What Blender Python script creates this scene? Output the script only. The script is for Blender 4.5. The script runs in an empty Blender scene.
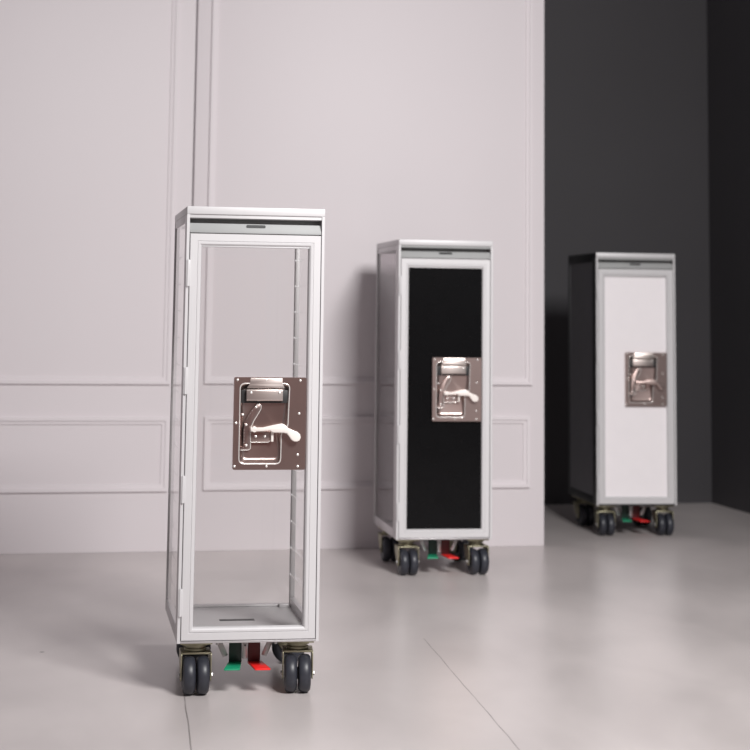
import bpy, bmesh, math
from mathutils import Vector, Matrix

SC = bpy.context.scene
COL = SC.collection
W, D, H = 0.301, 0.405, 1.03          # cart width, depth, height (metres)
ZB = 0.111                            # underside of the cart body


# ------------------------------------------------------------------ materials
def new_mat(name):
    m = bpy.data.materials.new(name)
    m.use_nodes = True
    nt = m.node_tree
    return m, nt, nt.nodes['Principled BSDF']


def pbr(name, col, rough=0.5, metal=0.0, spec=0.5, noise=0.0, scale=20.0, stretch=None, bump=0.0, coat=0.0):
    """principled surface with a little procedural variation in colour / relief"""
    m, nt, b = new_mat(name)
    b.inputs['Base Color'].default_value = (*col, 1)
    b.inputs['Roughness'].default_value = rough
    b.inputs['Metallic'].default_value = metal
    b.inputs['Specular IOR Level'].default_value = spec
    b.inputs['Coat Weight'].default_value = coat
    if noise or bump:
        tc = nt.nodes.new('ShaderNodeTexCoord')
        mp = nt.nodes.new('ShaderNodeMapping')
        if stretch:
            mp.inputs['Scale'].default_value = stretch
        nt.links.new(tc.outputs['Object'], mp.inputs['Vector'])
        n = nt.nodes.new('ShaderNodeTexNoise')
        n.inputs['Scale'].default_value = scale
        n.inputs['Detail'].default_value = 5
        nt.links.new(mp.outputs['Vector'], n.inputs['Vector'])
        if noise:
            r = nt.nodes.new('ShaderNodeValToRGB')
            r.color_ramp.elements[0].position = 0.3
            r.color_ramp.elements[1].position = 0.7
            r.color_ramp.elements[0].color = (*[c * (1 - noise) for c in col], 1)
            r.color_ramp.elements[1].color = (*[min(1, c * (1 + noise)) for c in col], 1)
            nt.links.new(n.outputs['Fac'], r.inputs['Fac'])
            nt.links.new(r.outputs['Color'], b.inputs['Base Color'])
        if bump:
            bm = nt.nodes.new('ShaderNodeBump')
            bm.inputs['Strength'].default_value = bump
            bm.inputs['Distance'].default_value = 0.002
            nt.links.new(n.outputs['Fac'], bm.inputs['Height'])
            nt.links.new(bm.outputs['Normal'], b.inputs['Normal'])
    return m


def pane_mat(name, tint, ior=1.45, rough=0.02):
    """clear acrylic sheet: what is not reflected goes straight through"""
    m = bpy.data.materials.new(name)
    m.use_nodes = True
    nt = m.node_tree
    nt.nodes.clear()
    out = nt.nodes.new('ShaderNodeOutputMaterial')
    tr = nt.nodes.new('ShaderNodeBsdfTransparent')
    tr.inputs['Color'].default_value = (*tint, 1)
    gl = nt.nodes.new('ShaderNodeBsdfGlossy')
    gl.inputs['Roughness'].default_value = rough
    gl.inputs['Color'].default_value = (1, 1, 1, 1)
    fr = nt.nodes.new('ShaderNodeFresnel')
    fr.inputs['IOR'].default_value = ior
    mx = nt.nodes.new('ShaderNodeMixShader')
    # reflect at the outer face of each sheet only (no total internal reflection in a thin sheet)
    ge = nt.nodes.new('ShaderNodeNewGeometry')
    sb = nt.nodes.new('ShaderNodeMath')
    sb.operation = 'SUBTRACT'
    sb.inputs[0].default_value = 1.0
    nt.links.new(ge.outputs['Backfacing'], sb.inputs[1])
    ml = nt.nodes.new('ShaderNodeMath')
    ml.operation = 'MULTIPLY'
    nt.links.new(fr.outputs['Fac'], ml.inputs[0])
    nt.links.new(sb.outputs[0], ml.inputs[1])
    nt.links.new(ml.outputs[0], mx.inputs['Fac'])
    nt.links.new(tr.outputs['BSDF'], mx.inputs[1])
    nt.links.new(gl.outputs['BSDF'], mx.inputs[2])
    nt.links.new(mx.outputs['Shader'], out.inputs['Surface'])
    return m


def floor_mat():
    m, nt, b = new_mat('polished_cement')
    N, L = nt.nodes, nt.links
    tc = N.new('ShaderNodeTexCoord')
    # broad trowelled clouds
    mp = N.new('ShaderNodeMapping')
    mp.inputs['Scale'].default_value = (1.0, 0.55, 1)
    mp.inputs['Rotation'].default_value = (0, 0, 0.9)
    L.new(tc.outputs['Object'], mp.inputs['Vector'])
    n1 = N.new('ShaderNodeTexNoise')
    n1.inputs['Scale'].default_value = 3.2
    n1.inputs['Detail'].default_value = 4
    n1.inputs['Roughness'].default_value = 0.5
    n1.inputs['Distortion'].default_value = 0.3
    L.new(mp.outputs['Vector'], n1.inputs['Vector'])
    r1 = N.new('ShaderNodeValToRGB')
    r1.color_ramp.elements[0].position = 0.1
    r1.color_ramp.elements[1].position = 0.9
    r1.color_ramp.elements[0].color = (*FLOOR_A, 1)
    r1.color_ramp.elements[1].color = (*FLOOR_B, 1)
    L.new(n1.outputs['Fac'], r1.inputs['Fac'])
    # joints between the big slabs: thin, slightly wandering lines, direction (0.123, -1)
    sx = N.new('ShaderNodeSeparateXYZ')
    L.new(tc.outputs['Object'], sx.inputs['Vector'])

    def math_(op, a, c=None):
        k = N.new('ShaderNodeMath')
        k.operation = op
        for i, v in enumerate((a, c)):
            if v is None:
                continue
            if isinstance(v, (int, float)):
                k.inputs[i].default_value = v
            else:
                L.new(v, k.inputs[i])
        return k.outputs[0]
    n2 = N.new('ShaderNodeTexNoise')
    n2.inputs['Scale'].default_value = 6.0
    L.new(tc.outputs['Object'], n2.inputs['Vector'])
    wob = math_('MULTIPLY', math_('SUBTRACT', n2.outputs['Fac'], 0.5), 0.006)
    u = math_('ADD', math_('ADD', sx.outputs['X'], math_('MULTIPLY', sx.outputs['Y'], 0.123)), wob)
    # slab joints 0.605 m apart in u, shown only between u=-0.5 and 1.0 (the rest is trowelled over)
    d1 = math_('ABSOLUTE', math_('SUBTRACT', u, 0.127))
    d2 = math_('ABSOLUTE', math_('SUBTRACT', u, 0.742))
    dm = math_('MINIMUM', d1, d2)
    line = math_('LESS_THAN', dm, 0.0015)
    near = math_('LESS_THAN', sx.outputs['Y'], 4.32)
    line = math_('MULTIPLY', line, near)
    n3 = N.new('ShaderNodeTexNoise')
    n3.inputs['Scale'].default_value = 9.0
    L.new(tc.outputs['Object'], n3.inputs['Vector'])
    line = math_('MULTIPLY', line, math_('MINIMUM', math_('MULTIPLY', n3.outputs['Fac'], 1.3), 0.8))
    # a small dark chip in the cement
    vd = N.new('ShaderNodeVectorMath')
    vd.operation = 'DISTANCE'
    L.new(tc.outputs['Object'], vd.inputs[0])
    vd.inputs[1].default_value = (-0.70, 4.093, 0)
    spot = math_('LESS_THAN', vd.outputs['Value'], 0.006)
    mark = math_('MAXIMUM', line, spot)
    mx = N.new('ShaderNodeMix')
    mx.data_type = 'RGBA'
    L.new(mark, mx.inputs['Factor'])
    L.new(r1.outputs['Color'], mx.inputs[6])
    mx.inputs[7].default_value = (0.17, 0.15, 0.145, 1)
    L.new(mx.outputs[2], b.inputs['Base Color'])
    rr = N.new('ShaderNodeMapRange')
    rr.inputs['To Min'].default_value = 0.26
    rr.inputs['To Max'].default_value = 0.34
    L.new(n1.outputs['Fac'], rr.inputs['Value'])
    L.new(rr.outputs['Result'], b.inputs['Roughness'])
    b.inputs['Specular IOR Level'].default_value = 0.45
    return m


FLOOR_A = (0.425, 0.387, 0.382)
FLOOR_B = (0.67, 0.615, 0.605)
M = dict(
    wall=pbr('white_wall_paint', (0.725, 0.676, 0.697), 0.55, noise=0.012, scale=1.3, bump=0.02),
    dark=pbr('charcoal_wall_paint', (0.046, 0.043, 0.048), 0.6, noise=0.06, scale=1.5, bump=0.02),
    brown=pbr('red_brown_reflection_tint', (0.85, 0.42, 0.36), 0.6, noise=0.05, scale=1.5),  # for the added wall, picked for its reflection in the latches
    floor=floor_mat(),
    alu=pbr('satin_aluminium', (0.605, 0.595, 0.605), 0.42, 0.12, noise=0.01, scale=60, stretch=(1, 1, .05)),
    alu_side=pbr('brushed_aluminium', (0.48, 0.46, 0.47), 0.36, 0.45, noise=0.02, scale=60, stretch=(1, 1, .05)),
    fascia=pbr('grey_fascia_paint', (0.33, 0.335, 0.335), 0.55, 0.0, 0.3, noise=0.02),
    shadow=pbr('opening_shade', (0.02, 0.02, 0.021), 0.5, noise=0.1),  # near-black stands for the shade inside slots, holes and the grip well
    steel=pbr('steel_brown_reflection', (0.49, 0.385, 0.36), 0.28, 1.0, noise=0.02, scale=40, stretch=(1, 1, .1)),  # brown of the reflected surroundings put into the steel's colour
    bright=pbr('bright_steel', (0.92, 0.89, 0.86), 0.25, 0.55, noise=0.02),
    lever=pbr('cream_lever_enamel', (0.86, 0.80, 0.755), 0.3, 0.1, noise=0.02),
    black=pbr('gloss_black_laminate', (0.004, 0.004, 0.0045), 0.2, spec=0.15, noise=0.1),
    white=pbr('white_laminate', (0.89, 0.85, 0.87), 0.35, noise=0.01),
    anthracite=pbr('anthracite_laminate', (0.19, 0.185, 0.20), 0.4, noise=0.05),
    alu_shaded=pbr('shaded_aluminium', (0.03, 0.03, 0.033), 0.4, 0.3, noise=0.05),  # aluminium darkened: far cart's shade and dark reflections put into the colour
    pane=pane_mat('clear_acrylic', (0.992, 0.993, 0.992)),
    smoked=pane_mat('smoked_acrylic', (0.80, 0.78, 0.79), 1.17),
    post=pbr('grey_post_aluminium', (0.36, 0.345, 0.35), 0.45, 0.3, noise=0.03),
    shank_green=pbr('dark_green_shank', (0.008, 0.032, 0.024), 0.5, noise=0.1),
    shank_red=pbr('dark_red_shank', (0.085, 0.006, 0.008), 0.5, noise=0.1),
    tray=pbr('grey_tray', (0.40, 0.385, 0.39), 0.4, 0.2, noise=0.02),
    rubber=pbr('blue_grey_rubber', (0.027, 0.029, 0.039), 0.42, noise=0.12, scale=50),
    hub=pbr('dark_hub_plastic', (0.03, 0.03, 0.034), 0.5, noise=0.1),
    zinc=pbr('yellow_zinc', (0.32, 0.30, 0.21), 0.38, 0.8, noise=0.08, scale=30),
    green=pbr('green_pedal_enamel', (0.01, 0.30, 0.15), 0.4, noise=0.03),
    red=pbr('red_pedal_enamel', (0.85, 0.02, 0.018), 0.4, noise=0.03),
    satin=pbr('satin_steel', (0.62, 0.55, 0.52), 0.38, 1.0, noise=0.02, scale=40, stretch=(.1, 1, 1)),
    galv=pbr('galvanised_steel', (0.38, 0.37, 0.37), 0.35, 0.8, noise=0.05, scale=40),
)


# ------------------------------------------------------------------ mesh helpers
class MB:
    """collects shapes; build() links them as ONE mesh object"""

    def __init__(self):
        self.bm = bmesh.new()

    def _merge(self, tmp, mat=None):
        if mat is not None:
            bmesh.ops.transform(tmp, matrix=mat, verts=tmp.verts)
        bmesh.ops.recalc_face_normals(tmp, faces=tmp.faces)
        me = bpy.data.meshes.new('tmp')
        tmp.to_mesh(me)
        tmp.free()
        self.bm.from_mesh(me)
        bpy.data.meshes.remove(me)
        return self

    def box(self, x0, x1, y0, y1, z0, z1, bev=0.0, seg=2, mat=None):
        t = bmesh.new()
        bmesh.ops.create_cube(t, size=1)
        for v in t.verts:
            v.co = Vector(((x0 + x1) / 2 + v.co.x * (x1 - x0), (y0 + y1) / 2 + v.co.y * (y1 - y0),
                           (z0 + z1) / 2 + v.co.z * (z1 - z0)))
        if bev:
            bmesh.ops.bevel(t, geom=list(t.edges), offset=bev, segments=seg, profile=0.5, affect='EDGES')
        return self._merge(t, mat)

    def prism(self, pts, axis, a0, a1, bev=0.0, seg=2, mat=None):
        """polygon pts (2-D) extruded along axis from a0 to a1"""
        t = bmesh.new()

        def P(p, a):
            if axis == 'y':
                return (p[0], a, p[1])
            if axis == 'x':
                return (a, p[0], p[1])
            return (p[0], p[1], a)
        n = len(pts)
        lo = [t.verts.new(P(p, a0)) for p in pts]
        hi = [t.verts.new(P(p, a1)) for p in pts]
        t.faces.new(lo)
        t.faces.new(hi[::-1])
        for i in range(n):
            t.faces.new((lo[i], hi[i], hi[(i + 1) % n], lo[(i + 1) % n]))
        bmesh.ops.recalc_face_normals(t, faces=t.faces)
        if bev:
            ed = [e for e in t.edges if len(e.link_faces) == 2 and any(len(f.verts) == n for f in e.link_faces)] \
                if n != 4 else list(t.edges)
            bmesh.ops.bevel(t, geom=ed, offset=bev, segments=seg, profile=0.5, affect='EDGES')
        return self._merge(t, mat)

    def lathe(self, prof, centre, axis, n=40, mat=None):
        """closed profile of (axial, radius) revolved about axis through centre"""
        t = bmesh.new()
        c = Vector(centre)
        rings = []
        for k in range(n):
            a = 2 * math.pi * k / n
            ca, sa = math.cos(a), math.sin(a)
            ring = []
            for (h, r) in prof:
                if axis == 'x':
                    co = Vector((h, r * ca, r * sa))
                elif axis == 'y':
                    co = Vector((r * ca, h, r * sa))
                else:
                    co = Vector((r * ca, r * sa, h))
                ring.append(t.verts.new(c + co))
            rings.append(ring)
        m = len(prof)
        for k in range(n):
            A, B = rings[k], rings[(k + 1) % n]
            for i in range(m - 1):
                t.faces.new((A[i], A[i + 1], B[i + 1], B[i]))
        bmesh.ops.remove_doubles(t, verts=t.verts, dist=1e-6)
        return self._merge(t, mat)

    def cyl(self, centre, axis, r, h0, h1, n=24, bev=0.0, mat=None):
        if bev:
            prof = [(h0, 0), (h0, r - bev), (h0 + bev * .3, r - bev * .3), (h0 + bev, r),
                    (h1 - bev, r), (h1 - bev * .3, r - bev * .3), (h1, r - bev), (h1, 0)]
        else:
            prof = [(h0, 0), (h0, r), (h1, r), (h1, 0)]
        return self.lathe(prof, centre, axis, n, mat)

    def ring(self, x0, x1, z0, z1, w, y0, y1, bev=0.0):
        """rectangular picture-frame in the xz plane, member width w, mitred corners"""
        return self.frame_profile(x0, x1, z0, z1, [(0, y1), (0, y0 + bev), (bev, y0), (w - bev, y0), (w, y0 + bev), (w, y1)])

    def frame_profile(self, x0, x1, z0, z1, prof):
        """closed profile of (inset from the outer edge, y) swept round a rectangle"""
        t = bmesh.new()
        rings = []
        for (w, y) in prof:
            rings.append([t.verts.new((x0 + w, y, z0 + w)), t.verts.new((x1 - w, y, z0 + w)),
                          t.verts.new((x1 - w, y, z1 - w)), t.verts.new((x0 + w, y, z1 - w))])
        m = len(prof)
        for i in range(m):
            A, B = rings[i], rings[(i + 1) % m]
            for k in range(4):
                t.faces.new((A[k], A[(k + 1) % 4], B[(k + 1) % 4], B[k]))
        return self._merge(t)

    def tube(self, pts, r, n=8, closed=False):
        t = bmesh.new()
        P = [Vector(p) for p in pts]
        k = len(P)
        rings = []
        for i in range(k):
            if closed:
                d = (P[(i + 1) % k] - P[i - 1]).normalized()
            else:
                d = (P[min(i + 1, k - 1)] - P[max(i - 1, 0)]).normalized()
            ref = Vector((0, 1, 0)) if abs(d.y) < .9 else Vector((1, 0, 0))
            a = d.cross(ref).normalized()
            b = d.cross(a)
            rings.append([t.verts.new(P[i] + r * (math.cos(2 * math.pi * j / n) * a + math.sin(2 * math.pi * j / n) * b))
                          for j in range(n)])
        for i in range(k if closed else k - 1):
            A, B = rings[i], rings[(i + 1) % k]
            for j in range(n):
                t.faces.new((A[j], A[(j + 1) % n], B[(j + 1) % n], B[j]))
        if not closed:
            t.faces.new(rings[0][::-1])
            t.faces.new(rings[-1])
        return self._merge(t)

    def mesh(self, name, smooth=35):
        me = bpy.data.meshes.new(name)
        self.bm.to_mesh(me)
        self.bm.free()
        if smooth:
            for p in me.polygons:
                p.use_smooth = True
            me.set_sharp_from_angle(angle=math.radians(smooth))
        return me


def round_poly(pts, r, seg=5):
    """round the corners of a polygon"""
    out = []
    n = len(pts)
    for i in range(n):
        p = Vector(pts[i])
        a = Vector(pts[i - 1]) - p
        b = Vector(pts[(i + 1) % n]) - p
        rr = min(r, a.length * .45, b.length * .45)
        A = p + a.normalized() * rr
        B = p + b.normalized() * rr
        for k in range(seg + 1):
            t = k / seg
            q = A * (1 - t) ** 2 + p * 2 * t * (1 - t) + B * t * t
            out.append((q.x, q.y))
    return out


def link(name, mesh, mat, parent=None, loc=None):
    o = bpy.data.objects.new(name, mesh)
    COL.objects.link(o)
    if mat is not None and not mesh.materials:
        mesh.materials.append(mat)
    if parent is not None:
        o.parent = parent
    if loc is not None:
        o.location = loc
    return o


def struct(name, mesh, mat, loc=None, rz=0.0):
    o = link(name, mesh, mat)
    if loc is not None:
        o.location = loc
    o.rotation_euler = (0, 0, rz)
    o['kind'] = 'structure'
    return o


# ------------------------------------------------------------------ the room
WA = Vector((-1.105, 5.633, 0))            # point of the white wall's foot
YAW = math.radians(11.57)                  # its direction

m = MB()
m.box(-5, 5, -4, 9, -0.1, 0, 0)
struct('floor', m.mesh('floor', 0), M['floor'])

JOINT, END, THICK, WH = 0.598, 1.853, 0.06, 2.7


def wall_board(name, s0, s1):
    b = MB()
    b.box(s0, s1, 0, THICK, 0, WH, 0.002, 2)
    return struct(name, b.mesh(name), M['wall'], WA, YAW)


wall_board('wall_left', -2.4, JOINT - 0.0028)
wall_board('wall_back', JOINT + 0.0022, END)


def moulding(name, s0, s1, z0, z1):
    """panel moulding: a raised double-ogee strip 23 mm wide round a rectangle"""
    prof = [(0, 0), (0, -.0105), (.011, -.0105), (.0115, -.0055), (.0225, -.005), (.023, 0)]
    b = MB()
    b.frame_profile(s0, s1, z0, z1, prof)
    return struct(name, b.mesh(name, 20), M['wall'], WA, YAW)


moulding('trim_1', -0.62, 0.534, 0.551, 2.45)
moulding('trim_2', -0.62, 0.534, 0.198, 0.441)
moulding('trim_3', 0.650, 1.806, 0.554, 2.45)
moulding('trim_4', 0.654, 1.798, 0.201, 0.444)

# dark niche behind: rear wall parallel to the white one, and a side wall at right angles to it
CORNER = Vector((1.598, 7.40, 0))
b = MB()
b.box(-4.0, 0.1, 0, 0.1, 0, WH)
struct('wall_rear', b.mesh('wall_rear', 0), M['dark'], CORNER, YAW)
b = MB()
b.box(0, 0.1, -4.0, 0.1, 0, WH)
struct('wall_right', b.mesh('wall_right', 0), M['dark'], CORNER, YAW)

# unseen red-brown wall added behind the camera to tint the steel latches' reflections
b = MB()
b.box(-1.0, 2.5, -1.9, -1.8, 0, WH)
struct('added_reflection_wall', b.mesh('added_reflection_wall', 0), M['brown'])

# ------------------------------------------------------------------ the carts
HY = D / 2
CACHE = {}


def fin(mb, name, smooth=35):
    """shift so that the cart's centre is the origin (front face at y = -D/2)"""
    bmesh.ops.translate(mb.bm, verts=mb.bm.verts, vec=(0, -HY, 0))
    return mb.mesh(name, smooth)


def cached(key, fn):
    if key not in CACHE:
        CACHE[key] = fn()
    return CACHE[key]


XL = W / 2
PW = 0.0065           # front post width seen from the front
DX = 0.1425           # half width of the door
DZ0, DZ1 = 0.1165, 0.971
GX, GZ0, GZ1 = 0.1170, 0.1405, 0.943      # opening of the door frame


def m_frame():
    b = MB()
    for s in (-1, 1):
        x0, x1 = sorted((s * XL, s * (XL - PW)))
        b.box(x0, x1, .011, .052, ZB, 1.013, .001)               # side of the front post
        x0, x1 = sorted((s * XL, s * (XL - .012)))
        b.box(x0, x1, .050, D - .028, .997, 1.013, .001)         # upper side rail
        b.box(x0, x1, .050, D - .028, ZB, ZB + .028, .001)       # lower side rail
    b.box(-XL + .015, XL - .015, D - .02, D - .001, .997, 1.013, .001)
    b.box(-XL + .015, XL - .015, D - .02, D - .001, ZB, ZB + .012, .001)
    b.box(-XL + .006, XL - .006, 0.0, .03, ZB, ZB + .0045, .001)  # sill below the door
    return fin(b, 'frame')


def m_rear_post(s):
    b = MB()
    x0, x1 = sorted((s * XL, s * (XL - .011)))
    b.box(x0, x1, D - .022, D, ZB, 1.013, .001)
    return fin(b, 'rear_post')


def m_post(s):
    b = MB()
    x0, x1 = sorted((s * XL, s * (XL - PW)))
    b.box(x0, x1, 0, .012, ZB, 1.013, .0006)
    return fin(b, 'front_post', 0)


def mesh_lid():
    b = MB()
    b.box(-XL - .0005, XL + .0005, .004, D, 1.013, 1.0275, .002, 2)
    # raised rim round the flat top
    for (x0, x1, y0, y1) in ((-XL, XL, .005, .010), (-XL, XL, D - .008, D - .001), (-XL, -XL + .007, .005, D - .001), (XL - .007, XL, .005, D - .001)):
        b.box(x0, x1, y0, y1, 1.024, H, .0015)
    return fin(b, 'lid')


def m_lid_edge():
    b = MB()
    b.box(-XL - .0005, XL + .0005, -.001, .0055, 1.0125, H, .002, 3)
    return fin(b, 'lid_edge')


def m_header():
    b = MB()
    b.prism([(.002, 1.0055), (.010, 1.004), (.060, 1.004), (.060, 1.013), (.002, 1.013)], 'x', -XL + PW, XL - PW, .0008)
    return fin(b, 'header_rail')


def m_fascia():
    b = MB()
    # sloping grey tongue of the pull-out handle and the dark hollow behind it
    b.prism([(.003, .9735), (.003, .979), (.010, .994), (.014, .994), (.060, .984), (.060, .9735)], 'x', -XL + PW + .0005, XL - PW - .0005, .001)
    return fin(b, 'handle_tongue')


def m_hollow():
    b = MB()
    b.box(-XL + PW, XL - PW, .032, .036, .982, 1.006, 0)
    return fin(b, 'recess_back')


def m_slot():
    b = MB()
    pts = round_poly([(-.021, -.0034), (.021, -.0034), (.021, .0034), (-.021, .0034)], .003, 4)
    ang = math.atan2(.015, .007)
    mt = Matrix.Translation((0, .0075, .9886)) @ Matrix.Rotation(ang - math.pi / 2, 4, 'X')
    b.prism(pts, 'y', -.0011, .002, mat=mt)
    return fin(b, 'finger_slot')


def m_door():
    b = MB()
    # flat outer band, a fine groove, then the glazing bead stepping down to the pane
    prof = [(0, .022), (0, .0012), (.0012, 0), (.0150, 0), (.0158, .0014), (.0168, .0014), (.0176, 0), (.0215, .0004),
            (.0245, .003), (.0255, .007), (.0255, .022)]
    b.frame_profile(-DX, DX, DZ0, DZ1, prof)
    # wider bottom/top members reach the same opening by a filler strip
    b.box(-GX - .001, GX + .001, .004, .022, GZ1, DZ1 - .024, .0008)
    return fin(b, 'door')


def m_panel():
    b = MB()
    b.box(-GX - .002, GX + .002, .0105, .0145, GZ0 - .003, GZ1 + .003)
    return fin(b, 'door_panel', 0)


def m_hinge(zc):
    b = MB()
    x0, x1 = -XL + .0004, -XL + .0095
    b.prism([(x0, zc - .0285), (x1 - .0015, zc - .0285), (x1, zc - .026), (x1, zc + .026), (x1 - .0015, zc + .0285), (x0, zc + .0285)],
            'y', -.0022, .012, .0006)
    b.cyl((-XL + .0045, -.0016, 0), 'z', .0024, zc - .0285, zc + .0285, 14)
    return fin(b, 'hinge')


# latch plate: drawn in photo units (1 unit = U metres), origin at the plate's top left corner
U = 0.156 / 470
PX0, PZ1 = -0.0410, 0.6653
PXW, PZH = 0.156, 0.1955
UZ = PZH / 601


def lp(u, v):
    return (PX0 + (u - 57) * U, PZ1 - (v - 82) * UZ)


PAN = round_poly([lp(95, 122), lp(418, 122), lp(410, 405), lp(368, 440), lp(366, 645), lp(95, 645)], .012, 6)
YF = -0.0015          # front of the latch plate
YP = 0.0085           # bottom of the pressed pan


def m_plate():
    cu = bpy.data.curves.new('plate_outline', 'CURVE')
    cu.dimensions = '2D'
    cu.fill_mode = 'BOTH'
    cu.extrude = .001
    outer = round_poly([(PX0, PZ1), (PX0 + PXW, PZ1), (PX0 + PXW, PZ1 - PZH), (PX0, PZ1 - PZH)], .004, 4)
    for pts in (outer, PAN):
        sp = cu.splines.new('POLY')
        sp.points.add(len(pts) - 1)
        for i, (x, z) in enumerate(pts):
            sp.points[i].co = (x, z, 0, 1)
        sp.use_cyclic_u = True
    oc = bpy.data.objects.new('plate_outline', cu)
    COL.objects.link(oc)
    dg = bpy.context.evaluated_depsgraph_get()
    me = bpy.data.meshes.new_from_object(oc.evaluated_get(dg))
    bpy.data.objects.remove(oc)
    bpy.data.curves.remove(cu)
    # stand it up: (x, y, z) -> (x, -z, y)
    me.transform(Matrix.Rotation(math.pi / 2, 4, 'X'))
    me.transform(Matrix.Translation((0, YF + .001, 0)))
    b = MB()
    b.bm.from_mesh(me)
    bpy.data.meshes.remove(me)
    # skirt back to the door panel
    t = bmesh.new()
    n = len(outer)
    A = [t.verts.new((x, YF + .001, z)) for x, z in outer]
    B = [t.verts.new((x, .0104, z)) for x, z in outer]
    for i in range(n):
        t.faces.new((A[i], A[(i + 1) % n], B[(i + 1) % n], B[i]))
    b._merge(t)
    # pressed pan: tapering walls and a flat bottom
    t = bmesh.new()
    c = Vector((sum(p[0] for p in PAN) / len(PAN), sum(p[1] for p in PAN) / len(PAN)))

    def inset(p, d):
        v = c - Vector(p)
        k = d / max(abs(v.x), abs(v.y))
        return (p[0] + v.x * k, p[1] + v.y * k)
    lv = [(0, YF), (.0015, YF + .0006), (.004, YF + .003), (.0075, YP - .002), (.0105, YP - .0004), (.013, YP)]
    rings = [[t.verts.new((*inset(p, d)[:1], y, inset(p, d)[1])) for p in PAN] for d, y in lv]
    n = len(PAN)
    for A, B in zip(rings, rings[1:]):
        for i in range(n):
            t.faces.new((A[i], A[(i + 1) % n], B[(i + 1) % n], B[i]))
    t.faces.new(rings[-1])
    b._merge(t)
    return fin(b, 'latch_plate', 30)


def m_rim():
    b = MB()
    b.tube([(x, YF - .0002, z) for x, z in PAN], .0013, 8, closed=True)
    return fin(b, 'pan_rim', 60)


def m_rivet(u, v, r=.0029, y=YF):
    b = MB()
    x, z = lp(u, v)
    b.lathe([(y, r), (y - r * .35, r * .95), (y - r * .65, r * .6), (y - r * .75, 0)], (x, 0, z), 'y', 16)
    return fin(b, 'rivet', 60)


def m_pull():
    """sprung pull handle at the head of the pan: hinge leaf above a rounded grip"""
    b = MB()
    b.prism(round_poly([lp(160, 87), lp(370, 87), lp(372, 125), lp(386, 152), lp(138, 152), lp(158, 125)], .002, 3), 'y', YF - .0018, YF + .0005, .0004)
    gx0, gz1 = lp(136, 158)
    gx1, gz0 = lp(372, 236)
    yc = YF - .001
    prof = round_poly([(yc - .0065, gz1), (yc + .0035, gz1), (yc + .0035, gz0), (yc - .0065, gz0)], .0065, 5)
    b.prism(prof, 'x', gx0, gx1, .001)
    return fin(b, 'pull_handle')


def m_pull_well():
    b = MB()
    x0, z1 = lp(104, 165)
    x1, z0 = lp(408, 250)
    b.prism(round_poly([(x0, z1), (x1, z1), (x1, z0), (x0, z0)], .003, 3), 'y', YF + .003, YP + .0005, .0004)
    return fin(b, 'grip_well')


def m_quadrant():
    """curved quadrant plate in which the lever swings"""
    b = MB()
    outer = [(205, 262), (235, 262), (238, 285), (215, 325), (190, 365), (176, 400), (170, 440), (172, 545), (160, 556), (108, 556), (106, 545),
             (122, 535), (124, 420), (130, 375), (150, 330), (178, 290)]
    pts = [lp(*p) for p in outer]
    b.prism(round_poly(pts, .002, 2), 'y', YP - .006, YP - .003, .0005)
    return fin(b, 'quadrant')


def m_quadrant_edge():
    b = MB()
    pts = [(205, 262), (222, 257), (236, 268), (234, 290), (213, 328), (190, 366), (174, 402), (168, 440), (170, 500), (171, 545), (158, 556), (108, 557)]
    b.tube([(lp(*p)[0], YP - .006, lp(*p)[1]) for p in pts], .0009, 8)
    pts = [(170, 505), (285, 505), (300, 492), (306, 470), (300, 435)]
    b.tube([(lp(*p)[0], YP - .0078, lp(*p)[1]) for p in pts], .0009, 8)
    return fin(b, 'quadrant_edge', 60)


def m_catch():
    b = MB()
    x0, z1 = lp(172, 432)
    x1, z0 = lp(300, 503)
    b.box(x0, x1, YP - .008, YP - .0005, z0, z1, .0012)
    return fin(b, 'catch_block')


PINS = ((165, 318), (155, 335), (178, 300), (146, 352), (128, 425), (128, 445), (128, 465), (128, 485), (128, 505))


def m_pin(u, v):
    b = MB()
    x, z = lp(u, v)
    b.cyl((x, 0, z), 'y', .0008, YP - .0070, YP - .0055, 8)
    return fin(b, 'stop_pin')


def m_lever():
    b = MB()
    top = [(163, 408), (245, 406), (310, 390), (365, 379), (385, 388), (405, 408), (438, 424), (466, 433), (484, 449), (489, 470), (481, 489), (465, 497),
           (445, 496), (428, 486), (413, 464), (398, 445), (375, 440), (308, 440), (288, 426), (240, 432), (166, 434)]
    pts = [lp(*p) for p in top]
    # the arm steps forward out of the pan so that the knob clears the plate
    t = bmesh.new()

    def yb(x):
        u = (x - PX0) / U + 57
        k = min(1, max(0, (u - 180) / 200))
        return (YF - .002) + (-.008) * k
    n = len(pts)
    fr = [t.verts.new((x, yb(x) - .0075, z)) for x, z in pts]
    bk = [t.verts.new((x, yb(x), z)) for x, z in pts]
    t.faces.new(fr)
    t.faces.new(bk[::-1])
    for i in range(n):
        t.faces.new((fr[i], bk[i], bk[(i + 1) % n], fr[(i + 1) % n]))
    bmesh.ops.recalc_face_normals(t, faces=t.faces)
    ed = [e for e in t.edges if any(len(f.verts) == n for f in e.link_faces)]
    bmesh.ops.bevel(t, geom=ed, offset=.0022, segments=3, profile=0.5, affect='EDGES')
    b._merge(t)
    x, z = lp(190, 420)
    b.cyl((x, 0, z), 'y', .006, YF - .010, YP - .0005, 20, .001)
    x, z = lp(300, 420)
    x2, z2 = lp(316, 500)
    b.box(x, x2, YF - .006, YP - .001, z2, z, .0012)
    return fin(b, 'lever')


def m_side_panel(s):
    b = MB()
    x0, x1 = sorted((s * (XL - .002), s * (XL - .006)))
    b.box(x0, x1, .050, D - .020, ZB + .026, .999)
    return fin(b, 'side_panel', 0)


def m_back_panel():
    b = MB()
    b.box(-XL + .014, XL - .014, D - .010, D - .006, ZB + .010, .999)
    return fin(b, 'back_panel', 0)


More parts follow.
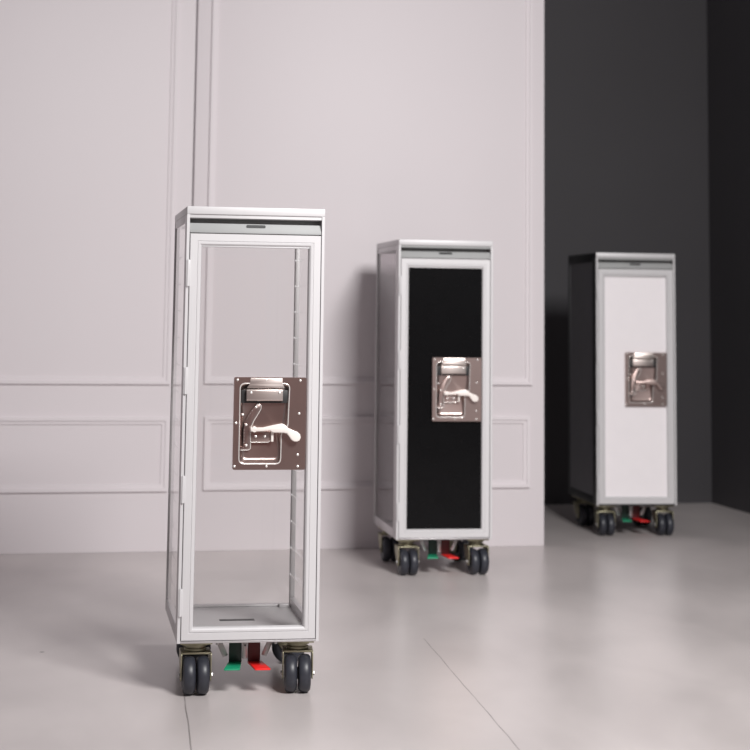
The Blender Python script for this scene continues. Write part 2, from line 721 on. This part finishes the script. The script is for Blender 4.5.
def m_tray():
    b = MB()
    b.box(-XL + .0075, XL - .0075, .026, D - .021, ZB + .001, ZB + .009, .001)
    b.box(-XL + .014, XL - .014, D - .030, D - .021, ZB + .008, ZB + .013, .002)
    b.box(XL - .040, XL - .016, D - .050, D - .032, ZB + .008, ZB + .017, .002)
    return fin(b, 'base_tray')


def m_tray_slot():
    b = MB()
    b.box(-.042, .036, .200, .220, ZB + .008, ZB + .0096, .0005)
    return fin(b, 'drain_slot')


def m_runner(s):
    """slim shelf runner along a side panel, hooked on the rear post"""
    b = MB()
    x0, x1 = sorted((s * (XL - .0062), s * (XL - .011)))
    b.box(x0, x1, .060, D - .032, -.0012, .0012, .0004)
    return fin(b, 'shelf_runner')


def m_runner_tab(s):
    b = MB()
    x0, x1 = sorted((s * (XL - .0108), s * (XL - .0138)))
    b.box(x0, x1, D - .031, D - .022, -.0022, .0022, .0006)
    return fin(b, 'runner_clip')


def m_fork():
    b = MB()
    pts = round_poly([(-.026, -.034), (.026, -.034), (.026, .026), (-.026, .026)], .010, 4)
    b.prism([(-.0325, -.030), (.0325, -.030), (.0325, .026), (-.0325, .026)], 'z', .0835, .0875, .0008)
    for s in (-1, 1):
        x0, x1 = sorted((s * .0325, s * .0300))
        arm = round_poly([(-.034, .0870), (.026, .0870), (.018, .066), (-.012, .028), (-.032, .028), (-.036, .046)], .006, 4)
        b.prism(arm, 'x', x0, x1, .0005)
    return b.mesh('caster')


def m_collar():
    b = MB()
    b.lathe([(.0868, 0), (.0868, .021), (.0885, .0235), (.0925, .0235), (.094, .020), (.096, .020), (.098, .0255), (.102, .0255), (.104, .022), (.104, 0)],
            (0, 0, 0), 'z', 32)
    b.box(-.034, .034, -.030, .030, .1035, ZB + .0005, .001)
    return b.mesh('swivel_collar')


R_W = 0.0395


def m_wheel(s):
    b = MB()
    r = R_W
    xc = s * .0147
    w = .0132
    prof = [(-w * .7, .010), (-w * .8, .018), (-w * .95, .024), (-w, .029), (-w * .93, .034), (-w * .7, .0375), (-w * .35, r - .0004), (0, r), (w * .35, r - .0004),
            (w * .7, .0375), (w * .93, .034), (w, .029), (w * .95, .024), (w * .8, .018), (w * .7, .010)]
    b.lathe(prof, (xc, -.022, r), 'x', 48)
    return b.mesh('wheel')


def m_hub():
    b = MB()
    b.cyl((0, -.022, R_W), 'x', .0125, -.0275, .0275, 24, .001)
    return b.mesh('hub')


def m_axle(s):
    b = MB()
    x0, x1 = sorted((s * .0325, s * .0365))
    b.cyl((0, -.022, R_W), 'x', .0052, x0, x1, 6, .0008)
    return b.mesh('axle_bolt')


def m_bracket():
    b = MB()
    # folded centre bracket with two holes plates and raked struts, hung under the body
    b.box(-.0125, -.0010, .080, .084, .062, ZB + .0005, .0008)
    b.box(-.050, .050, .080, .140, .1065, ZB + .0005, .001)
    for s in (-1, 1):
        mt = Matrix.Translation((-.006 + s * .052, .095, .088)) @ Matrix.Rotation(s * .42, 4, 'Y')
        b.box(-.006, .006, -.002, .002, -.025, .024, .0008, mat=mt)
    b.cyl((0, .100, .0985), 'x', .0045, -.085, .085, 16)
    return fin(b, 'pedal_bracket')


def m_bracket_hole():
    b = MB()
    for z in (.101, .090):
        b.cyl((-.0068, 0, z), 'y', .0021, .0792, .0805, 12)
    return fin(b, 'bracket_hole_shade')


def m_pedal(s):
    """bent brake pedal: upright shank and a foot pad flaring outward to the front"""
    b = MB()
    if s < 0:
        x0, x1 = -.0405, -.0140
        pad = [(x0, .092), (x1 + .001, .092), (x1 - .010, .014), (x0 - .018, .014)]
    else:
        x0, x1 = .0005, .0270
        pad = [(x0 - .001, .092), (x1 + .004, .092), (x1 + .014, .010), (x0 + .007, .010)]
    b.prism(round_poly(pad, .003, 3), 'z', .0515, .0550, .0008)
    return fin(b, 'brake_pedal')


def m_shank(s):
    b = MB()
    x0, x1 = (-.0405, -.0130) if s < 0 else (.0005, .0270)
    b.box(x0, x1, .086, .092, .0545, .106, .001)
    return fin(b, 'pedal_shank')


def m_foot(x, y):
    b = MB()
    b.cyl((x, y, 0), 'z', .004, .102, ZB + .001, 12, .0008)
    return fin(b, 'underside_bolt')


RIVETS = [(78, 99), (265, 99), (487, 101), (73, 380), (482, 317), (477, 585), (68, 660), (275, 660), (478, 660)]
SCREWS = [(165, 181, YF - .0075), (350, 181, YF - .0075), (203, 467, YP - .008), (262, 467, YP - .008), (203, 277, YP - .006),
          (140, 392, YP - .006), (143, 525, YP - .006), (118, 327, YP - .002)]
HINGE_Z = (0.886, 0.657, 0.429, 0.195)


def make_cart(label, loc, yaw, panel, side, side_frame, lever_mat, swivel):
    root = bpy.data.objects.new('galley_cart', None)
    COL.objects.link(root)
    root.empty_display_size = .1
    c, s = math.cos(yaw), math.sin(yaw)
    root.location = (loc[0] - HY * s, loc[1] + HY * c, 0)
    root.rotation_euler = (0, 0, yaw)
    root['label'] = label
    root['category'] = 'trolley'
    root['group'] = 'galley carts standing on the studio floor'

    def part(name, key, fn, mat, parent=root, label=None):
        me = cached((key, mat.name), fn)
        o = link(name, me, mat, parent)
        if label:
            o['label'] = label
        return o
    part('frame', 'frame', m_frame, side_frame)
    for sd in (-1, 1):
        part('front_post', ('post', sd), lambda sd=sd: m_post(sd), M['alu'])
        part('rear_post', ('rear_post', sd), lambda sd=sd: m_rear_post(sd), M['post'] if side != 'anthracite' else side_frame)
    lid = part('lid', 'lid', mesh_lid, side_frame)
    part('lid_edge', 'lid_edge', m_lid_edge, M['alu'], lid)
    part('header_rail', 'header', m_header, M['alu'] if panel == 'pane' else M['fascia'])
    to = part('handle_tongue', 'fascia', m_fascia, M['fascia'], label='grey sloping tongue of the top handle recess')
    part('finger_slot', 'slot', m_slot, M['shadow'], to, 'dark finger slot')
    part('recess_back', 'hollow', m_hollow, M['fascia'])
    # door
    door = part('door', 'door', m_door, M['alu'])
    plab = {'pane': 'clear see-through door panel', 'black': 'glossy black door panel', 'white': 'white door panel'}[panel]
    part('door_panel', 'panel_' + panel, m_panel, M[panel], door, plab)
    for z in HINGE_Z:
        part('hinge', ('hinge', z), lambda z=z: m_hinge(z), M['alu'], door)
    part('latch_plate', 'plate', m_plate, M['steel'], door, 'polished steel latch plate with painted-in brown reflection')
    part('pan_rim', 'rim', m_rim, M['bright'], door)
    part('grip_well', 'well', m_pull_well, M['shadow'], door)
    part('pull_handle', 'pull', m_pull, M['satin'], door)
    part('quadrant', 'quadrant', m_quadrant, M['steel'], door)
    part('quadrant_edge', 'quadrant_edge', m_quadrant_edge, M['bright'], door)
    for (u, v) in PINS:
        part('stop_pin', ('pin', u, v), lambda u=u, v=v: m_pin(u, v), M['bright'], door)
    part('catch_block', 'catch', m_catch, M['steel'], door)
    part('lever', 'lever', m_lever, lever_mat, door, 'latch lever with a rounded paddle end')
    for (u, v) in RIVETS:
        part('rivet', ('rivet', u, v), lambda u=u, v=v: m_rivet(u, v), M['bright'], door)
    for (u, v, y) in SCREWS:
        part('screw', ('screw', u, v), lambda u=u, v=v, y=y: m_rivet(u, v, .0030, y), M['bright'], door)
    # panels and inside
    for sd in (-1, 1):
        part('side_panel', ('side', sd), lambda sd=sd: m_side_panel(sd), M[side])
    part('back_panel', 'back', m_back_panel, M[side])
    tr = part('base_tray', 'tray', m_tray, M['tray'])
    part('drain_slot', 'tray_slot', m_tray_slot, M['shadow'], tr)
    if side != 'anthracite':
        for sd in (-1, 1):
            for k in range(13):
                r = part('shelf_runner', ('runner', sd), lambda sd=sd: m_runner(sd), M['pane'])
                r.location = (0, 0, .192 + .0612 * k)
                part('runner_clip', ('clip', sd), lambda sd=sd: m_runner_tab(sd), M['alu'], r)
    # casters
    for i, (px, py) in enumerate(((-.107, .057), (.109 + .004, .057), (-.11, D - .065), (.11, D - .065))):
        fk = part('caster', 'fork', m_fork, M['zinc'])
        fk.location = (px, py - HY, 0)
        fk.rotation_euler = (0, 0, swivel[i])
        part('swivel_collar', 'collar', m_collar, M['zinc'], fk)
        for sd in (-1, 1):
            part('wheel', ('wheel', sd), lambda sd=sd: m_wheel(sd), M['rubber'], fk)
            part('axle_bolt', ('axle', sd), lambda sd=sd: m_axle(sd), M['galv'], fk)
        part('hub', 'hub', m_hub, M['hub'], fk)
    # brake pedals
    br = part('pedal_bracket', 'bracket', m_bracket, M['galv'])
    br.location = (.009, 0, 0)
    part('bracket_hole_shade', 'bracket_hole', m_bracket_hole, M['shadow'], br)  # dark discs standing for the shade in the bracket's holes
    for sd, cn in ((-1, 'green'), (1, 'red')):
        pd = part('brake_pedal', 'pedal_' + cn, lambda sd=sd: m_pedal(sd), M[cn], label=cn + ' brake pedal')
        pd.location = (.009, 0, 0)
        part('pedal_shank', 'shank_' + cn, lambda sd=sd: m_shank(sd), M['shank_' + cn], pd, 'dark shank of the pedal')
    for (x, y) in ((-.062, .03), (.062, .03)):
        part('underside_bolt', ('foot', x), lambda x=x, y=y: m_foot(x, y), M['galv'])
    return root


make_cart('aluminium galley cart with see-through door, nearest and largest of the three',
          (-0.1915, 3.6626), 0.1637, 'pane', 'pane', M['alu_side'], M['lever'], (0, -.1, 1.5, 1.45))
make_cart('aluminium galley cart with glossy black door, in front of the white panelled wall',
          (0.3192, 5.2982), 0.153, 'black', 'smoked', M['alu_side'], M['lever'], (.02, .05, .0, .6))
make_cart('aluminium galley cart with white door, farthest back against the dark wall',
          (1.0817, 6.2761), 0.1251, 'white', 'anthracite', M['alu_shaded'], M['steel'], (-.05, -.02, .1, .2))

# ------------------------------------------------------------------ light
wd = bpy.data.worlds.new('studio')
SC.world = wd
wd.use_nodes = True
bg = wd.node_tree.nodes['Background']
bg.inputs['Color'].default_value = (1.0, 0.945, 0.98, 1)
bg.inputs['Strength'].default_value = 0.23


def area(name, loc, target, size, power, col=(1, 1, 1), sy=None):
    l = bpy.data.lights.new(name, 'AREA')
    l.energy = power
    l.color = col
    l.size = size
    if sy:
        l.shape = 'RECTANGLE'
        l.size_y = sy
    o = bpy.data.objects.new(name, l)
    COL.objects.link(o)
    o.location = loc
    o.rotation_euler = (Vector(target) - Vector(loc)).to_track_quat('-Z', 'Y').to_euler()
    return o


area('key_softbox', (1.42, 1.3, 2.75), (0.3, 5.7, -0.5), 0.95, 76, (1.0, 0.985, 0.975)).data.spread = math.radians(106)

# ------------------------------------------------------------------ camera (solved from the photograph)
h, pit, rol, f, sx, sy = 0.8187, 0.1125, 0.0136, 1686.126, -28.8589, -258.8754
R0 = Vector((1, 0, 0))
U0 = Vector((0, -math.sin(pit), math.cos(pit)))
F0 = Vector((0, math.cos(pit), math.sin(pit)))
R = R0 * math.cos(rol) + U0 * math.sin(rol)
Uu = -R0 * math.sin(rol) + U0 * math.cos(rol)
cam = bpy.data.cameras.new('camera')
co = bpy.data.objects.new('camera', cam)
COL.objects.link(co)
co.matrix_world = Matrix(((R.x, Uu.x, -F0.x, 0), (R.y, Uu.y, -F0.y, 0), (R.z, Uu.z, -F0.z, h), (0, 0, 0, 1)))
cam.sensor_width = 36
cam.lens = f / 750 * 36
cam.shift_x = -sx / 750
cam.shift_y = sy / 750
cam.clip_start = .05
cam.dof.use_dof = True
cam.dof.focus_distance = 3.66
cam.dof.aperture_fstop = 5.0
SC.camera = co

SC.view_settings.view_transform = 'Standard'
SC.view_settings.look = 'None'
SC.view_settings.exposure = 0.0
SC.view_settings.gamma = 1.0
SC.view_settings.use_curve_mapping = False
SC.cycles.transparent_max_bounces = 32
SC.cycles.max_bounces = 12
